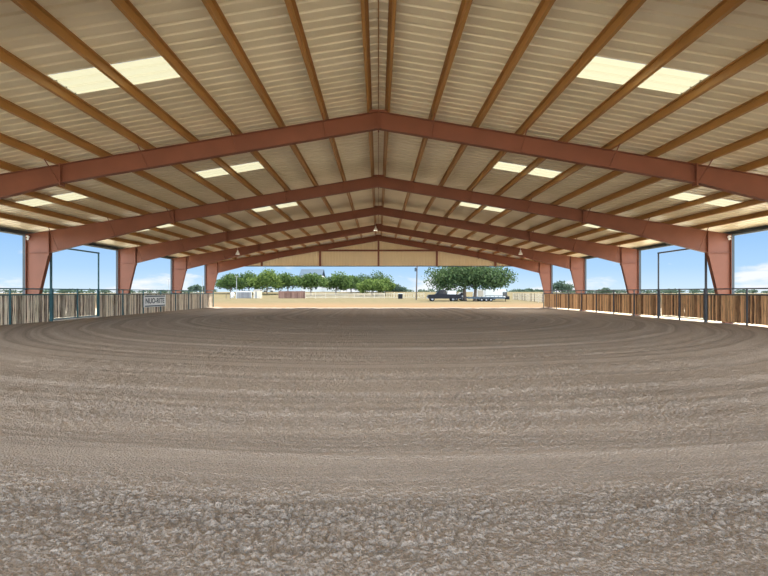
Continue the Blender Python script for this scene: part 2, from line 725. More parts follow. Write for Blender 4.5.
# purlins and eave struts
ORD = ['first', 'second', 'third', 'fourth', 'fifth', 'sixth', 'seventh', 'eighth', 'ninth', 'tenth', 'eleventh', 'twelfth']
PUR = [0.30 + 1.48 * k for k in range(12)]
for sgn in (-1, 1):
    for k, x in enumerate(PUR):
        mb = MB()
        z = zt(x) + 0.004
        w = 0.004
        s_ = sgn
        mb.prism_y([(s_ * (x - w), z), (s_ * (x + w), z), (s_ * (x + w), z + 0.19), (s_ * (x - w), z + 0.19)], ROOF0, ROOF1 - 0.05)
        mb.strip((s_ * x, z), (s_ * (x + 0.07), z - 0.07 * SLOPE), ROOF0, ROOF1 - 0.05, 0.008)
        mb.strip((s_ * (x + 0.07), z - 0.07 * SLOPE), (s_ * (x + 0.075), z + 0.015), ROOF0, ROOF1 - 0.05, 0.004)
        mb.strip((s_ * x, z + 0.19), (s_ * (x - 0.085), z + 0.19 + 0.085 * SLOPE), ROOF0, ROOF1 - 0.05, 0.006, (0, -1))
        mb.strip((s_ * (x - 0.085), z + 0.19 + 0.085 * SLOPE), (s_ * (x - 0.085), z + 0.165 + 0.085 * SLOPE), ROOF0, ROOF1 - 0.05, 0.004, (s_, 0))
        o = mb.build('purlin', M['purlin'])
        tag(o, 'rust-gold roof purlin on the %s slope, %s down from the ridge' % ('left' if sgn < 0 else 'right', ORD[k]), 'purlin',
            'roof purlins on the %s slope' % ('left' if sgn < 0 else 'right'))
    side = 'left' if sgn < 0 else 'right'
    z = zt(18.3)
    root = thing('eave_gutter', 'slate-grey gutter, strut and downspouts along the low %s edge of the roof' % side, 'gutter', (sgn * 18.3, ROOF0, z))
    mb = MB()
    mb.prism_y([(sgn * 18.26, z + 0.0), (sgn * 18.34, z + 0.0), (sgn * 18.34, z + 0.18), (sgn * 18.26, z + 0.18)], ROOF0, ROOF1 - 0.05)
    mb.box(min(sgn * 18.26, sgn * 18.34), max(sgn * 18.26, sgn * 18.34), ROOF0, ROOF1 - 0.05, z - 0.008, z)
    mb.build('eave_strut', M['eave'], root)
    mb = MB()
    mb.prism_y([(sgn * 18.5, z - 0.02), (sgn * 18.64, z - 0.02), (sgn * 18.64, z + 0.12), (sgn * 18.5, z + 0.12)], ROOF0, ROOF1)
    mb.build('gutter', M['eave'], root)
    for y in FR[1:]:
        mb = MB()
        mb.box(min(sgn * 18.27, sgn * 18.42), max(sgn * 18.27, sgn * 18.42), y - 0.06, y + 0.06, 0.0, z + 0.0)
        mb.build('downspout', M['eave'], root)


# ------------------------------------------------------------------ rigid steel frames
def make_frame():
    root = thing('steel_frame', 'x', 'building frame')
    fw, ft, wt = 0.10, 0.016, 0.006
    for sgn in (-1, 1):
        S = lambda x, z: (sgn * x, z)
        kx, kz = 17.05, 3.65
        # column
        mb = MB()
        mb.prism_y([S(17.92, 0.02), S(HW, 0.02), S(HW, zt(HW)), S(kx, zt(kx)), S(kx, kz)], -wt, wt)
        mb.strip(S(HW, 0.02), S(HW, zt(HW)), -fw, fw, ft, (-sgn, 0))
        mb.strip(S(17.92, 0.02), S(kx, kz), -fw, fw, ft, (-sgn, 0.2))
        mb.strip(S(HW, zt(HW)), S(kx, zt(kx)), -fw, fw, ft, (0, -1))
        mb.build('column', M['steel'], root)
        mb = MB()
        mb.strip(S(HW - 0.02, kz), S(kx + 0.02, kz), -fw, fw, 0.012)
        mb.build('stiffener', M['steel'], root)
        mb = MB()
        x0, x1 = sorted((sgn * 17.84, sgn * (HW + 0.02)))
        mb.box(x0, x1, -0.15, 0.15, -0.04, 0.02)
        mb.build('base_plate', M['steel'], root)
        mb = MB()
        x0, x1 = sorted((sgn * (kx - 0.022), sgn * (kx + 0.022)))
        mb.box(x0, x1, -fw - 0.01, fw + 0.01, kz - 0.14, zt(kx) + 0.0)
        mb.build('knee_plate', M['steel'], root)
        # tapered outer rafter
        sx, d1, d0 = 10.6, 0.61, 0.565
        mb = MB()
        mb.prism_y([S(kx, kz), S(sx, zt(sx) - d1), S(sx, zt(sx)), S(kx, zt(kx))], -wt, wt)
        mb.strip(S(kx, zt(kx)), S(sx, zt(sx)), -fw, fw, ft, (0, -1))
        mb.strip(S(kx, kz), S(sx, zt(sx) - d1), -fw, fw, ft, (0, 1))
        mb.build('tapered_rafter', M['steel'], root)
        mb = MB()
        x0, x1 = sorted((sgn * (sx - 0.022), sgn * (sx + 0.022)))
        mb.box(x0, x1, -fw - 0.01, fw + 0.01, zt(sx) - d1 - 0.09, zt(sx) + 0.03)
        for bz in (-0.05, 0.1, 0.25, 0.4, 0.55):
            for by in (-0.06, 0.06):
                mb.tube((x0 - 0.02, by, zt(sx) - d1 + bz), (x1 + 0.02, by, zt(sx) - d1 + bz), 0.012, n=6)
        mb.build('splice_plate', M['steel'], root)
        # inner rafter
        mb = MB()
        mb.prism_y([S(sx, zt(sx) - d1), S(0.0, RIDGE - d0), S(0.0, RIDGE), S(sx, zt(sx))], -wt, wt)
        mb.strip(S(sx, zt(sx)), S(0.0, RIDGE), -fw, fw, ft, (0, -1))
        mb.strip(S(sx, zt(sx) - d1), S(0.0, RIDGE - d0), -fw, fw, ft, (0, 1))
        mb.build('rafter', M['steel'], root)
        # flange braces from the lower flange up to every other purlin
        for k in range(1, 12, 2):
            x = PUR[k]
            if x < sx:
                dz = d0 + (d1 - d0) * x / sx
            else:
                t = (x - sx) / (kx - sx)
                dz = (1 - t) * d1 + t * (zt(kx) - kz)
            mb = MB()
            zb = zt(x) - dz
            L_ = min(0.62, dz)
            mb.tube((sgn * x, -0.05, zb + 0.02), (sgn * (x + 0.02), -0.05 - L_, zt(x) + 0.03), 0.017, n=4)
            mb.build('flange_brace', M['steel'], root)
    mb = MB()
    mb.box(-0.024, 0.024, -fw - 0.01, fw + 0.01, RIDGE - 0.565 - 0.07, RIDGE + 0.02)
    mb.prism_y([(-0.33, RIDGE - 0.33 / 6 + 0.002), (0, RIDGE + 0.002), (0.33, RIDGE - 0.33 / 6 + 0.002), (0.27, RIDGE + 0.05), (-0.27, RIDGE + 0.05)], -0.09, -0.075)
    mb.build('ridge_plate', M['steel'], root)
    return root


FL = ['red-brown steel frame over the near end, its beam above the top of the picture',
      'nearest visible red-brown steel beam across the roof, its columns outside the picture',
      'red-brown steel frame standing beside the two fence gates',
      'red-brown steel frame, next one behind the gate frame',
      'red-brown steel frame second from the far end, with bell lamps hung before it',
      'farthest red-brown steel frame, carrying the tan end gable']
proto = make_frame()
for i, y in enumerate(FR):
    o = proto if i == 0 else copy_tree(proto)
    o.location = (0, y, 0)
    tag(o, FL[i], 'building frame', 'steel frames across the arena')


# ------------------------------------------------------------------ end gable
def gable():
    y = 44.06
    zb = 4.41
    mb = MB()
    prof = [(0, 0), (0.19, 0), (0.22, 0.05), (0.275, 0.05)]
    pts = []
    n = int(2 * 18.2 / PER)
    for p in range(n):
        for a, d in prof:
            pts.append((-18.2 + p * PER + a, d))
    vs, fs = [], []
    for x, d in pts:
        vs += [(x, y + d, zb), (x, y + d, max(zb + 0.02, sheet_z(x) - 0.02))]
    for i in range(len(pts) - 1):
        fs.append((2 * i, 2 * i + 2, 2 * i + 3, 2 * i + 1))
    mb.add(vs, fs)
    tag(mb.build('wall_back', M['gable']), kind='structure')
    mb = MB()
    mb.box(-18.2, 18.2, y - 0.03, y + 0.05, zb - 0.05, zb + 0.02)
    tag(mb.build('trim_2', M['eave']), kind='structure')
    names = {0: 'red-brown gable post on the centre line of the end wall', -6.2: 'red-brown gable post of the end wall, left of its centre post',
             6.2: 'red-brown gable post of the end wall, right of its centre post', -12.4: 'short gable post where the end wall meets the left rafter',
             12.4: 'short gable post where the end wall meets the right rafter'}
    for x, lb in names.items():
        mb = MB()
        top = RIDGE - 0.02 if x == 0 else zt(x) - 0.5
        yf = 43.56 if x == 0 else 43.93
        mb.box(x - 0.1, x + 0.1, yf - 0.02, yf, zb - 0.04, top)
        mb.box(x - 0.012, x + 0.012, yf, yf + 0.11, zb - 0.04, zt(x) - 0.62)
        mb.box(x - 0.1, x + 0.1, yf + 0.10, yf + 0.11, zb - 0.04, zt(x) - 0.62)
        tag(mb.build('gable_post', M['steel']), lb, 'post', 'posts of the end gable')
    mb = MB()
    xg = (RIDGE - 6.06) * 6
    mb.box(-xg, xg, 43.94, 43.955, 5.97, 6.15)
    mb.box(-xg, xg, 43.94, 44.03, 5.97, 5.985)
    mb.box(-xg, xg, 43.94, 44.03, 6.135, 6.15)
    tag(mb.build('gable_girt', M['steel']), 'red-brown horizontal girt across the tan end gable', 'girt')


gable()


# ------------------------------------------------------------------ bell lamps and floodlights
def make_lamp():
    root = thing('bell_lamp', 'x', 'lamp')
    mb = MB()
    mb.lathe((0, 0, 0), [(0.18, -0.15), (0.17, -0.10), (0.13, 0.02), (0.08, 0.09), (0.07, 0.1), (0.0, 0.1)], 20)
    mb.lathe((0, 0, 0), [(0.17, -0.15), (0.16, -0.10), (0.12, 0.015), (0.07, 0.08), (0.0, 0.085)], 20)
    mb.build('lamp_shade', M['white'], root, True)
    mb = MB()
    mb.lathe((0, 0, 0), [(0.0, 0.24), (0.06, 0.23), (0.07, 0.2), (0.07, 0.1), (0.0, 0.1)], 12)
    mb.tube((0, 0, 0.23), (0, 0, 0.55), 0.012, n=6)
    mb.build('lamp_stem', M['white'], root)
    mb = MB()
    mb.lathe((0, 0, 0), [(0.0, -0.10), (0.05, -0.09), (0.07, -0.04), (0.05, 0.02), (0.03, 0.07)], 12)
    mb.build('bulb', M['lit'], root, True)
    return root


LAMP_W = {'far': 300, 'near': 220}
lamp0 = make_lamp()
first = True
for row, yl in (('before the farthest but one frame', 36.15), ('over the near end, unseen and added to brighten the arena', 6.9)):  # near row added out of view because daylight left the interior dark
    for nm, x, z in (('left', -12.3, 5.05), ('centre', -0.25, 7.15), ('right', 12.4, 5.05)):
        o = lamp0 if first else copy_tree(lamp0)
        first = False
        o.location = (x, yl, z)
        lb = {'left': 'white bell lamp hung under the left slope ', 'centre': 'white bell lamp hung under the ridge ', 'right': 'white bell lamp hung under the right slope '}[nm] + row
        tag(o, lb, 'lamp', 'white bell lamps under the roof')
        ld = bpy.data.lights.new('lamp_light', 'SPOT')
        ld.energy = LAMP_W['far' if yl > 20 else 'near']
        ld.color = (1.0, 0.92, 0.80)
        ld.spot_size = math.radians(155)
        ld.spot_blend = 0.25
        ld.shadow_soft_size = 0.16
        lo = bpy.data.objects.new('lamp_light', ld)
        COL.objects.link(lo)
        lo.parent = o
        lo.location = (0, 0, -0.19)

for sgn in (-1, 1):
    root = thing('floodlight', 'small white twin floodlight high on the outer edge of the %s gate-frame column' % ('left' if sgn < 0 else 'right'),
                 'floodlight', (sgn * 18.14, 21.38, 4.47), 'twin floodlights on the columns')
    mb = MB()
    mb.box(sgn * 18.14 - 0.05, sgn * 18.14 + 0.05, 21.43, 21.475, 4.42, 4.52)
    mb.build('mount', M['white'], root)
    for dz in (0.07, -0.07):
        mb = MB()
        c = Vector((sgn * 18.14, 21.43, 4.47 + dz))
        mb.tube(c, c + Vector((-sgn * 0.06, -0.12, -0.05)), 0.03, 0.06, n=10)
        mb.build('lamp_head', M['white'], root)


# ------------------------------------------------------------------ arena fences
def board_run(mb, sgn, y0, y1, z0, z1, x, rng, gap=0.012, wmin=0.10, wmax=0.21, thick=0.025, ragged=0.03, rough=0.016):
    y = y0
    while y < y1 - 0.03:
        w = min(rng.uniform(wmin, wmax), y1 - y)
        xo = x + sgn * rng.uniform(0, 0.02)
        nz = 5
        zb = z0 + rng.uniform(0, ragged)
        ztp = z1 + rng.uniform(-ragged, ragged * 0.4)
        vs = []
        wob = [rng.uniform(-1, 1) * min(rough, w * 0.2) for _ in range(2 * nz)]
        for i in range(nz):
            zz = zb + (ztp - zb) * i / (nz - 1)
            a, b = y + 0.004 + wob[2 * i], y + w - gap + wob[2 * i + 1]
            vs += [(xo, a, zz), (xo, b, zz), (xo + sgn * thick, b, zz), (xo + sgn * thick, a, zz)]
        fs = [(0, 1, 2, 3), tuple(4 * (nz - 1) + k for k in (3, 2, 1, 0))]
        for i in range(nz - 1):
            for k in range(4):
                p, q = 4 * i + k, 4 * i + (k + 1) % 4
                fs.append((p, p + 4, q + 4, q))
        mb.add(vs, fs)
        y += w + (rng.uniform(0.0, 0.035) if rng.random() < 0.4 else 0)


def fence(sgn):
    side = 'left' if sgn < 0 else 'right'
    rng = random.Random(31 + sgn)
    paint = M['teal'] if sgn < 0 else M['slate']
    bm = M['board_grey'] if sgn < 0 else M['board_brown']
    bmz = 0.015 if sgn < 0 else 0.115
    bk = dict(gap=0.04, wmin=0.07, wmax=0.17, rough=0.022) if sgn < 0 else dict(gap=0.026, wmin=0.07, wmax=0.16, rough=0.016)
    x = sgn * FX
    g0, g1 = 21.9, 25.61
    posts_near = [g0 - 2.44 * k for k in range(1, 10)][::-1]
    posts_far = [g1 + 2.44 * k for k in range(1, 8)]
    posts_far[-1] = 43.4
    spans = [(posts_near + [g0], 'near'), ([g1] + posts_far, 'far')]
    for ys, nm in spans:
        lab = {'near': 'grey-weathered' if sgn < 0 else 'brown', 'far': 'grey-weathered' if sgn < 0 else 'brown'}[nm]
        where = 'nearer than its gate' if nm == 'near' else 'beyond its gate'
        root = thing('arena_fence', '%s board fence with pipe rails on the %s side, %s' % (lab, side, where), 'fence', (x, ys[0], 0))
        for i in range(len(ys) - 1):
            a, b = ys[i], ys[i + 1]
            mb = MB()
            board_run(mb, sgn, a - 0.02, b + 0.02, bmz, 1.475, x + sgn * 0.05, rng, **bk)
            mb.build('board_panel', bm, root)
            mb = MB()
            board_run(mb, sgn, a - 0.02, b + 0.02, bmz + 0.03, 1.46, x + sgn * 0.105, rng, 0.004, 0.2, 0.3, 0.02, 0.01)
            mb.build('backing_boards', M['board_back'], root)
        for zz, r, nmr in ((1.78, 0.030, 'top_rail'), (1.495, 0.036, 'middle_rail')):
            mb = MB()
            mb.tube((x, ys[0] + (0.085 if nm == 'far' else 0), zz), (x, ys[-1] - (0.085 if nm == 'near' else 0), zz), r, n=8)
            mb.build(nmr, paint, root)
        for i, y in enumerate(ys):
            if abs(y - g0) < 0.01 or abs(y - g1) < 0.01:
                continue
            mb = MB()
            mb.tube((x, y, -0.2), (x, y, 1.80), 0.042, n=10)
            mb.build('post', paint, root)
    # the gate with its overhead pipe arch
    root = thing('gate_arch', 'tall pipe arch over the board gate in the %s fence' % side, 'gate arch', (x, g0, 0))
    for y, r in ((g0, 0.07), (g1, 0.055)):
        mb = MB()
        mb.tube((x, y, -0.2), (x, y, 1.82), r * 1.15, n=10)
        mb.tube((x, y, 1.82), (x, y, 4.04), r * 0.8, n=10)
        mb.build('post', paint, root)
    mb = MB()
    mb.tube((x, g0 - 0.03, 4.04), (x, g1 + 0.05, 4.04), 0.045, n=8)
    mb.build('crossbar', paint, root)
    root = thing('gate', 'board gate with pipe frame under the tall arch in the %s fence' % side, 'gate', (x, g0, 0))
    yg0, yg1, ym = g0 + 0.12, g1 - 0.1, 23.82
    mb = MB()
    for zz in (0.17, 1.495, 1.78):
        mb.tube((x, yg0, zz), (x, yg1, zz), 0.03, n=8)
    for y in (yg0, yg1):
        mb.tube((x, y, 0.14), (x, y, 1.79), 0.035, n=8)
    mb.build('frame', paint, root)
    mb = MB()
    mb.tube((x, ym, 0.0), (x, ym, 1.82), 0.045, n=8)
    mb.build('stile', paint, root)
    mb = MB()
    board_run(mb, sgn, yg0 + 0.05, yg1 - 0.04, 0.2, 1.475, x + sgn * 0.045, rng, **bk)
    mb.build('board_panel', bm, root)
    mb = MB()
    board_run(mb, sgn, yg0 + 0.05, yg1 - 0.04, 0.22, 1.46, x + sgn * 0.1, rng, 0.004, 0.2, 0.3, 0.02, 0.01)
    mb.build('backing_boards', M['board_back'], root)
    if sgn < 0:
        mb = MB()
        mb.box(x - 0.35, x + 0.12, g0 + 0.05, g1 - 0.02, -0.1, 0.125)
        tag(mb.build('gate_gap_strip', M['gap_ground']), 'pale strip added under the board gate in the left fence for its bright gap', 'gap_strip')  # pale strip standing in for bright ground seen through the gap


fence(-1)
fence(1)


# ------------------------------------------------------------------ the sign on the left fence
def text_mesh(name, txt, size, mat, parent, y0, y1, z, x, tall=1.0):
    cu = bpy.data.curves.new(name, 'FONT')
    cu.body = txt
    cu.size = size
    cu.extrude = 0.004
    cu.offset = 0.012
    cu.align_x = 'CENTER'
    cu.align_y = 'CENTER'
    ob = bpy.data.objects.new(name, cu)
    COL.objects.link(ob)
    dg = bpy.context.evaluated_depsgraph_get()
    me = bpy.data.meshes.new_from_object(ob.evaluated_get(dg))
    bpy.data.objects.remove(ob)
    w = max(v.co.x for v in me.vertices) - min(v.co.x for v in me.vertices)
    k = (y1 - y0) / w
    off = parent.location
    for v in me.vertices:        # text x runs along +Y (away from the viewer) on a board facing +X
        a, b, c = v.co
        v.co = (x + c - off.x, (y0 + y1) / 2 + a * k - off.y, z + b * tall - off.z)
    me.materials.clear()
    me.materials.append(mat)
    o = bpy.data.objects.new(name, me)
    COL.objects.link(o)
    o.parent = parent
    return o


def sign():
    y0, y1 = 30.4, 33.5
    z0, z1 = 0.50, 1.40
    x = -FX + 0.10
    root = thing('sign', 'white lettered sign board fixed to the left board fence beyond the gate', 'sign', (x, (y0 + y1) / 2, z0))
    mb = MB()
    mb.box(x - 0.035, x, y0, y1, z0, z1)
    mb.build('sign_board', M['sign'], root)
    for z in (0.585, 1.315):
        mb = MB()
        mb.box(x, x + 0.006, y0 + 0.12, y1 - 0.12, z - 0.04, z + 0.04)
        mb.build('stripe', M['ink'], root)
    text_mesh('lettering', 'NUO-RITE', 0.58, M['ink'], root, y0 + 0.2, y1 - 0.24, 0.95, x + 0.002, 0.95)


sign()


# ------------------------------------------------------------------ trees
def leaf_cloud(blobs, n, size, rng):
    """blobs: (cx, cy, cz, rx, ry, rz); leaf sprays are small quads on and in the blobs"""
    vol = np.array([b[3] * b[4] * b[5] for b in blobs]) ** 0.7
    idx = rng.choice(len(blobs), n, p=vol / vol.sum())
    B = np.array(blobs)[idx]
    d = rng.normal(size=(n, 3))
    d /= np.linalg.norm(d, axis=1, keepdims=True)
    r = rng.rand(n, 1) ** 0.45
    r *= 0.82 + 0.3 * rng.rand(n, 1)
    P = B[:, :3] + d * r * B[:, 3:]
    a = rng.normal(size=(n, 3))
    a /= np.linalg.norm(a, axis=1, keepdims=True)
    b = rng.normal(size=(n, 3))
    b -= a * (a * b).sum(1, keepdims=True)
    b /= np.linalg.norm(b, axis=1, keepdims=True)
    s = (size * (0.6 + 0.8 * rng.rand(n, 1)))
    a, b = a * s, b * s * 0.6
    V = np.stack([P - a, P + b, P + a, P - b], 1).reshape(-1, 3)
    Fc = np.arange(4 * n).reshape(n, 4)
    return V, Fc


def tree(px, d, w, top_py, bot_py, leaf, n, size, label, group=None, seed=0, trunks=(0.0,), tr=0.22, nb=9, base=None, flat=1.0):
    rng = np.random.RandomState(seed)
    x = (px - PX) * d / F
    z0 = gz(x, d) if base is None else base
    W = w * (1.5 if group == GL else 1.1) * d / F / 2
    zt_, zb = zat(top_py, d), zat(bot_py + (1.5 if group == GL else 0), d)
    root = thing('tree', label, 'tree', (x, d, z0), group)
    H = (zt_ - zb)
    blobs = []
    for i in range(nb):
        t = rng.rand()
        u = (i + 0.5) / nb * 2 - 1
        rr = (1 - 0.55 * abs(u))
        bx = u * W * 0.72
        bz = zb + H * (0.32 + 0.42 * rng.rand() * rr)
        by = rng.uniform(-0.5, 0.5) * W * 0.8 * flat
        br = W * rng.uniform(0.28, 0.46)
        bh = min(H * rng.uniform(0.22, 0.4), (zt_ - bz))
        blobs.append((bx, by, max(zb + bh * 0.7, bz) - z0, br, br, max(0.3, bh)))
    blobs.append((rng.uniform(-0.2, 0.2) * W, 0, zb + H * 0.62 - z0, W * 0.5, W * 0.5, H * 0.40))
    V, Fc = leaf_cloud(blobs, n, size, rng)
    np_mesh('crown', V, Fc, leaf, root)
    mb = MB()
    for k, tx in enumerate(trunks):
        p = Vector((x + tx, d + 0.1 * k, z0 - 0.15))
        q = Vector((x + tx * 1.25 + rng.uniform(-0.2, 0.2), d, zb + H * 0.28))
        mb.tube(p, p.lerp(q, 0.12), tr * 1.5, tr * 1.05, n=8, cap=False)
        mb.tube(p.lerp(q, 0.12), q, tr * 1.05, tr * 0.7, n=8, cap=False)
        for j in range(5):
            b = blobs[rng.randint(len(blobs))]
            e = Vector((x + b[0], d + b[1], z0 + b[2]))
            mid = q.lerp(e, 0.5) + Vector((0, 0, 0.12 * H))
            mb.tube(q - Vector((0, 0, rng.uniform(0, 0.15) * H)), mid, tr * 0.5, tr * 0.32, n=6, cap=False)
            mb.tube(mid, e, tr * 0.32, tr * 0.12, n=6, cap=False)
    mb.build('trunk', M['bark'], root)
    return root


GL = 'leafy trees in a row beyond the far fence'
# the big oak over the vehicles
tree(468.5, 83, 81, 259, 293.5, M['leaf_big'], 17000, 0.20, 'big spreading oak tree shading the dark truck and white trailer', seed=3,
     trunks=(-0.7, 1.3), tr=0.34, nb=20, base=-0.05)
GL = 'leafy trees in a row beyond the far fence'
T = [
    (231, 148, 24, 273, 291.5, 'leaf_mid', 'leafy tree at the left end of the row, above the grey board pen'),
    (249, 152, 26, 271.5, 291.5, 'leaf_mid', 'leafy tree second from the left end of the row, behind the grey board pen'),
    (267, 146, 26, 268.5, 291, 'leaf_light', 'tallest light green tree of the row, between the pen and the brown board fence'),
    (288, 150, 26, 272, 291, 'leaf_mid', 'leafy tree behind the brown board fence, left of the blue-roofed house'),
    (311, 140, 27, 272.5, 289.5, 'leaf_mid', 'leafy tree standing right in front of the blue-roofed white house'),
    (336, 146, 25, 271.5, 290.5, 'leaf_mid', 'rounded tree behind the white fence, next right of the house'),
    (351, 158, 15, 275, 291, 'leaf_mid', 'slim tree between the rounded tree and the dark tall tree'),
    (373, 165, 30, 271, 291, 'leaf_big', 'tall dark green tree behind the small light green one'),
    (372, 140, 22, 279, 292, 'leaf_light', 'small round light green tree in front of the dark tree'),
    (385, 146, 13, 278, 292.5, 'leaf_light', 'narrow light green tree at the right edge of the dark tree'),
    (396, 190, 15, 284, 293, 'leaf_far', 'low sparse grey-green tree behind the black box'),
]
for i, (px, d, w, tp, bp, lf, lb) in enumerate(T):
    tree(px, d, w, tp, bp, M[lf], 4200, 0.30, lb, GL, seed=20 + i, tr=0.2)
T2 = [
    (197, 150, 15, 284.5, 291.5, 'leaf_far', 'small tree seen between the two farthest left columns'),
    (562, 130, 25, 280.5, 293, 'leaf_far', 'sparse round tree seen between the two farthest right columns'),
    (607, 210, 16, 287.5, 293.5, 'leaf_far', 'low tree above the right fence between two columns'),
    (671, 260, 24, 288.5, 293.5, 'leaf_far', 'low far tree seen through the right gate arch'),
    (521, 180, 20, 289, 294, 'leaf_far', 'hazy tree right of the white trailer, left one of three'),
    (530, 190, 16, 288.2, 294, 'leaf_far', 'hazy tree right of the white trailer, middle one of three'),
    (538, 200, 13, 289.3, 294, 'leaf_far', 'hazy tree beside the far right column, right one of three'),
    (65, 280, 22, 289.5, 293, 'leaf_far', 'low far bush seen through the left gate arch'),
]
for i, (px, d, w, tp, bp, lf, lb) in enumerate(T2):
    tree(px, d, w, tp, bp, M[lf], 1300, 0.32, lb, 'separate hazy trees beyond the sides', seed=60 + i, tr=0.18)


def treeline(name_label, px0, px1, d, seed, h=3.2):
    rng = np.random.RandomState(seed)
    x0, x1 = (px0 - PX) * d / F, (px1 - PX) * d / F
    nb = max(4, int(abs(x1 - x0) / 7))
    blobs = []
    for i in range(nb):
        x = x0 + (x1 - x0) * (i + rng.rand()) / nb
        hh = h * rng.uniform(0.5, 1.3)
        blobs.append((x, d + rng.uniform(-8, 8), 1.6 + hh * 0.5, rng.uniform(4, 7), 4, hh * 0.8))
    V, Fc = leaf_cloud(blobs, nb * 90, 0.9, rng)
    o = np_mesh('treeline', V, Fc, M['leaf_far'])
    tag(o, name_label, 'treeline', None, 'stuff')


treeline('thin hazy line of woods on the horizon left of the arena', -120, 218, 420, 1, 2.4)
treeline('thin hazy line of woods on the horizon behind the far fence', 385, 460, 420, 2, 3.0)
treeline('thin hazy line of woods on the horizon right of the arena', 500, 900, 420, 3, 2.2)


# ------------------------------------------------------------------ far yard: pen, fences, house, box, pole
def far_panel(name, label, cat, px0, px1, d, h, mat, group=None, cap=None):
    a, b = at(px0, d), at(px1, d)
    z0 = gz(a.x, d)
    root = thing(name, label, cat, (a.x, d, z0), group)
    rng = random.Random(int(px0))
    mb = MB()
    x = a.x
    while x < b.x - 0.05:
        w = min(rng.uniform(0.16, 0.24), b.x - x)
        hh = h + rng.uniform(-0.05, 0.05)
        yo = rng.uniform(0, 0.03)
        mb.box(x, x + w - 0.02, d + yo, d + yo + 0.03, z0 - 0.05, z0 + hh)
        x += w
    mb.build('board_panel', mat, root)
    n = max(2, int((b.x - a.x) / 2.4) + 1)
    for i in range(n):
        xx = a.x + (b.x - a.x) * i / (n - 1)
        mb = MB()
        mb.box(xx - 0.06, xx + 0.06, d - 0.10, d - 0.005, z0 - 0.1, z0 + h + 0.05)
        mb.build('post', cap or mat, root)
    mb = MB()
    mb.box(a.x, b.x, d - 0.06, d, z0 + h * 0.82, z0 + h * 0.9)
    mb.build('rail', cap or mat, root)
    return root


far_panel('pen_wall', 'grey board pen wall standing in the far yard under the left trees', 'pen', 236.3, 251.5, 118, 2.15, M['greyboard'], cap=M['white'])
far_panel('board_fence', 'red-brown board fence in the far yard, left of the white fence', 'fence', 278.8, 305, 118, 2.05, M['redboard'])


def shed():
    a, b, d = at(253.4, 117), at(260, 117), 117
    z0 = gz(a.x, d)
    root = thing('shed', 'small pale shed at the right end of the grey board pen', 'shed', ((a.x + b.x) / 2, d, z0))
    mb = MB()
    mb.box(a.x, b.x, d, d + 2.2, z0 - 0.05, z0 + 2.2)
    mb.build('walls', M['cream'], root)
    mb = MB()
    mb.prism_x([(d - 0.15, z0 + 2.2), (d + 2.35, z0 + 2.45), (d + 2.35, z0 + 2.52), (d - 0.15, z0 + 2.27)], a.x - 0.1, b.x + 0.1)
    mb.build('roof', M['greyboard'], root)
    mb = MB()
    mb.box(a.x + 0.55, a.x + 0.95, d - 0.03, d, z0, z0 + 1.9)
    mb.build('door', M['greyboard'], root)
    # white tank
    c = at(232.3, 120)
    z0 = gz(c.x, 120)
    root = thing('water_tank', 'white upright water tank at the left end of the grey board pen', 'tank', (c.x, 120, z0))
    mb = MB()
    mb.lathe((c.x, 120, z0), [(0.0, -0.05), (0.62, -0.05), (0.62, 1.3), (0.45, 1.5), (0.18, 1.56), (0.0, 1.56)], 16)
    mb.build('tank_body', M['white'], root, True)
    mb = MB()
    mb.lathe((c.x, 120, z0), [(0.2, 1.5), (0.2, 1.64), (0.0, 1.66)], 12)
    mb.build('lid', M['white'], root)


shed()


def pale_fence():
    d = 116
    root = thing('picket_fence', 'long pale picket fence across the far yard below the trees', 'fence', (at(305.5, d).x, d, 0))
    secs = list(np.linspace(305.5, 424, 13))
    for i in range(12):
        a, b = at(secs[i], d).x, at(secs[i + 1], d).x
        z0 = gz(a, d)
        mb = MB()
        x = a
        while x < b - 0.02:
            mb.box(x, x + 0.11, d, d + 0.03, z0 + 0.1, z0 + 1.5)
            x += 0.33 if i < 8 else 0.62
        mb.build('pickets', M['cream'], root)
        mb = MB()
        for zz in (0.25, 1.2):
            mb.box(a, b, d + 0.03, d + 0.08, z0 + zz, z0 + zz + 0.1)
        mb.build('rails', M['cream'], root)
    for px in secs:
        a = at(px, d).x
        mb = MB()
        mb.box(a - 0.06, a + 0.06, d + 0.03, d + 0.15, -0.2, gz(a, d) + 1.6)
        mb.build('post', M['cream'], root)


pale_fence()


def pasture_fence():
    p0, p1 = at(513, 100), at(552, 62)
    root = thing('post_fence', 'pasture fence of dark posts and pale mesh at the right of the trailer', 'fence', (p0.x, p0.y, 0))
    n = 13
    pts = []
    for i in range(n):
        t = i / (n - 1)
        p = p0.lerp(p1, t)
        pts.append(p)
        mb = MB()
        mb.tube((p.x, p.y, -0.2), (p.x, p.y, 1.45), 0.075, n=7)
        mb.build('post', M['wood'] if i % 3 else M['cream'], root)
    for zz in (0.5, 0.95, 1.35):
        mb = MB()
        mb.tube((p0.x, p0.y, zz), (p1.x, p1.y, zz), 0.04, n=6)
        mb.build('rail', M['cream'], root)
    mb = MB()
    k = 90
    for i in range(k):
        p = p0.lerp(p1, i / (k - 1))
        mb.tube((p.x, p.y, 0.02), (p.x, p.y, 1.35), 0.02, n=4)
    mb.build('wire_mesh', M['cream'], root)
    # left yard posts
    for px, d in ((226.2, 110), (230.4, 108)):
        p = at(px, d)
        mb = MB()
        mb.tube((p.x, p.y, -0.2), (p.x, p.y, 1.35), 0.08, n=8)
        tag(mb.build('fence_post', M['wood']), 'short dark post left of the white tank, %s' % ('the outer one' if px < 228 else 'the one nearer the tank'), 'post', 'short posts left of the white tank')


pasture_fence()


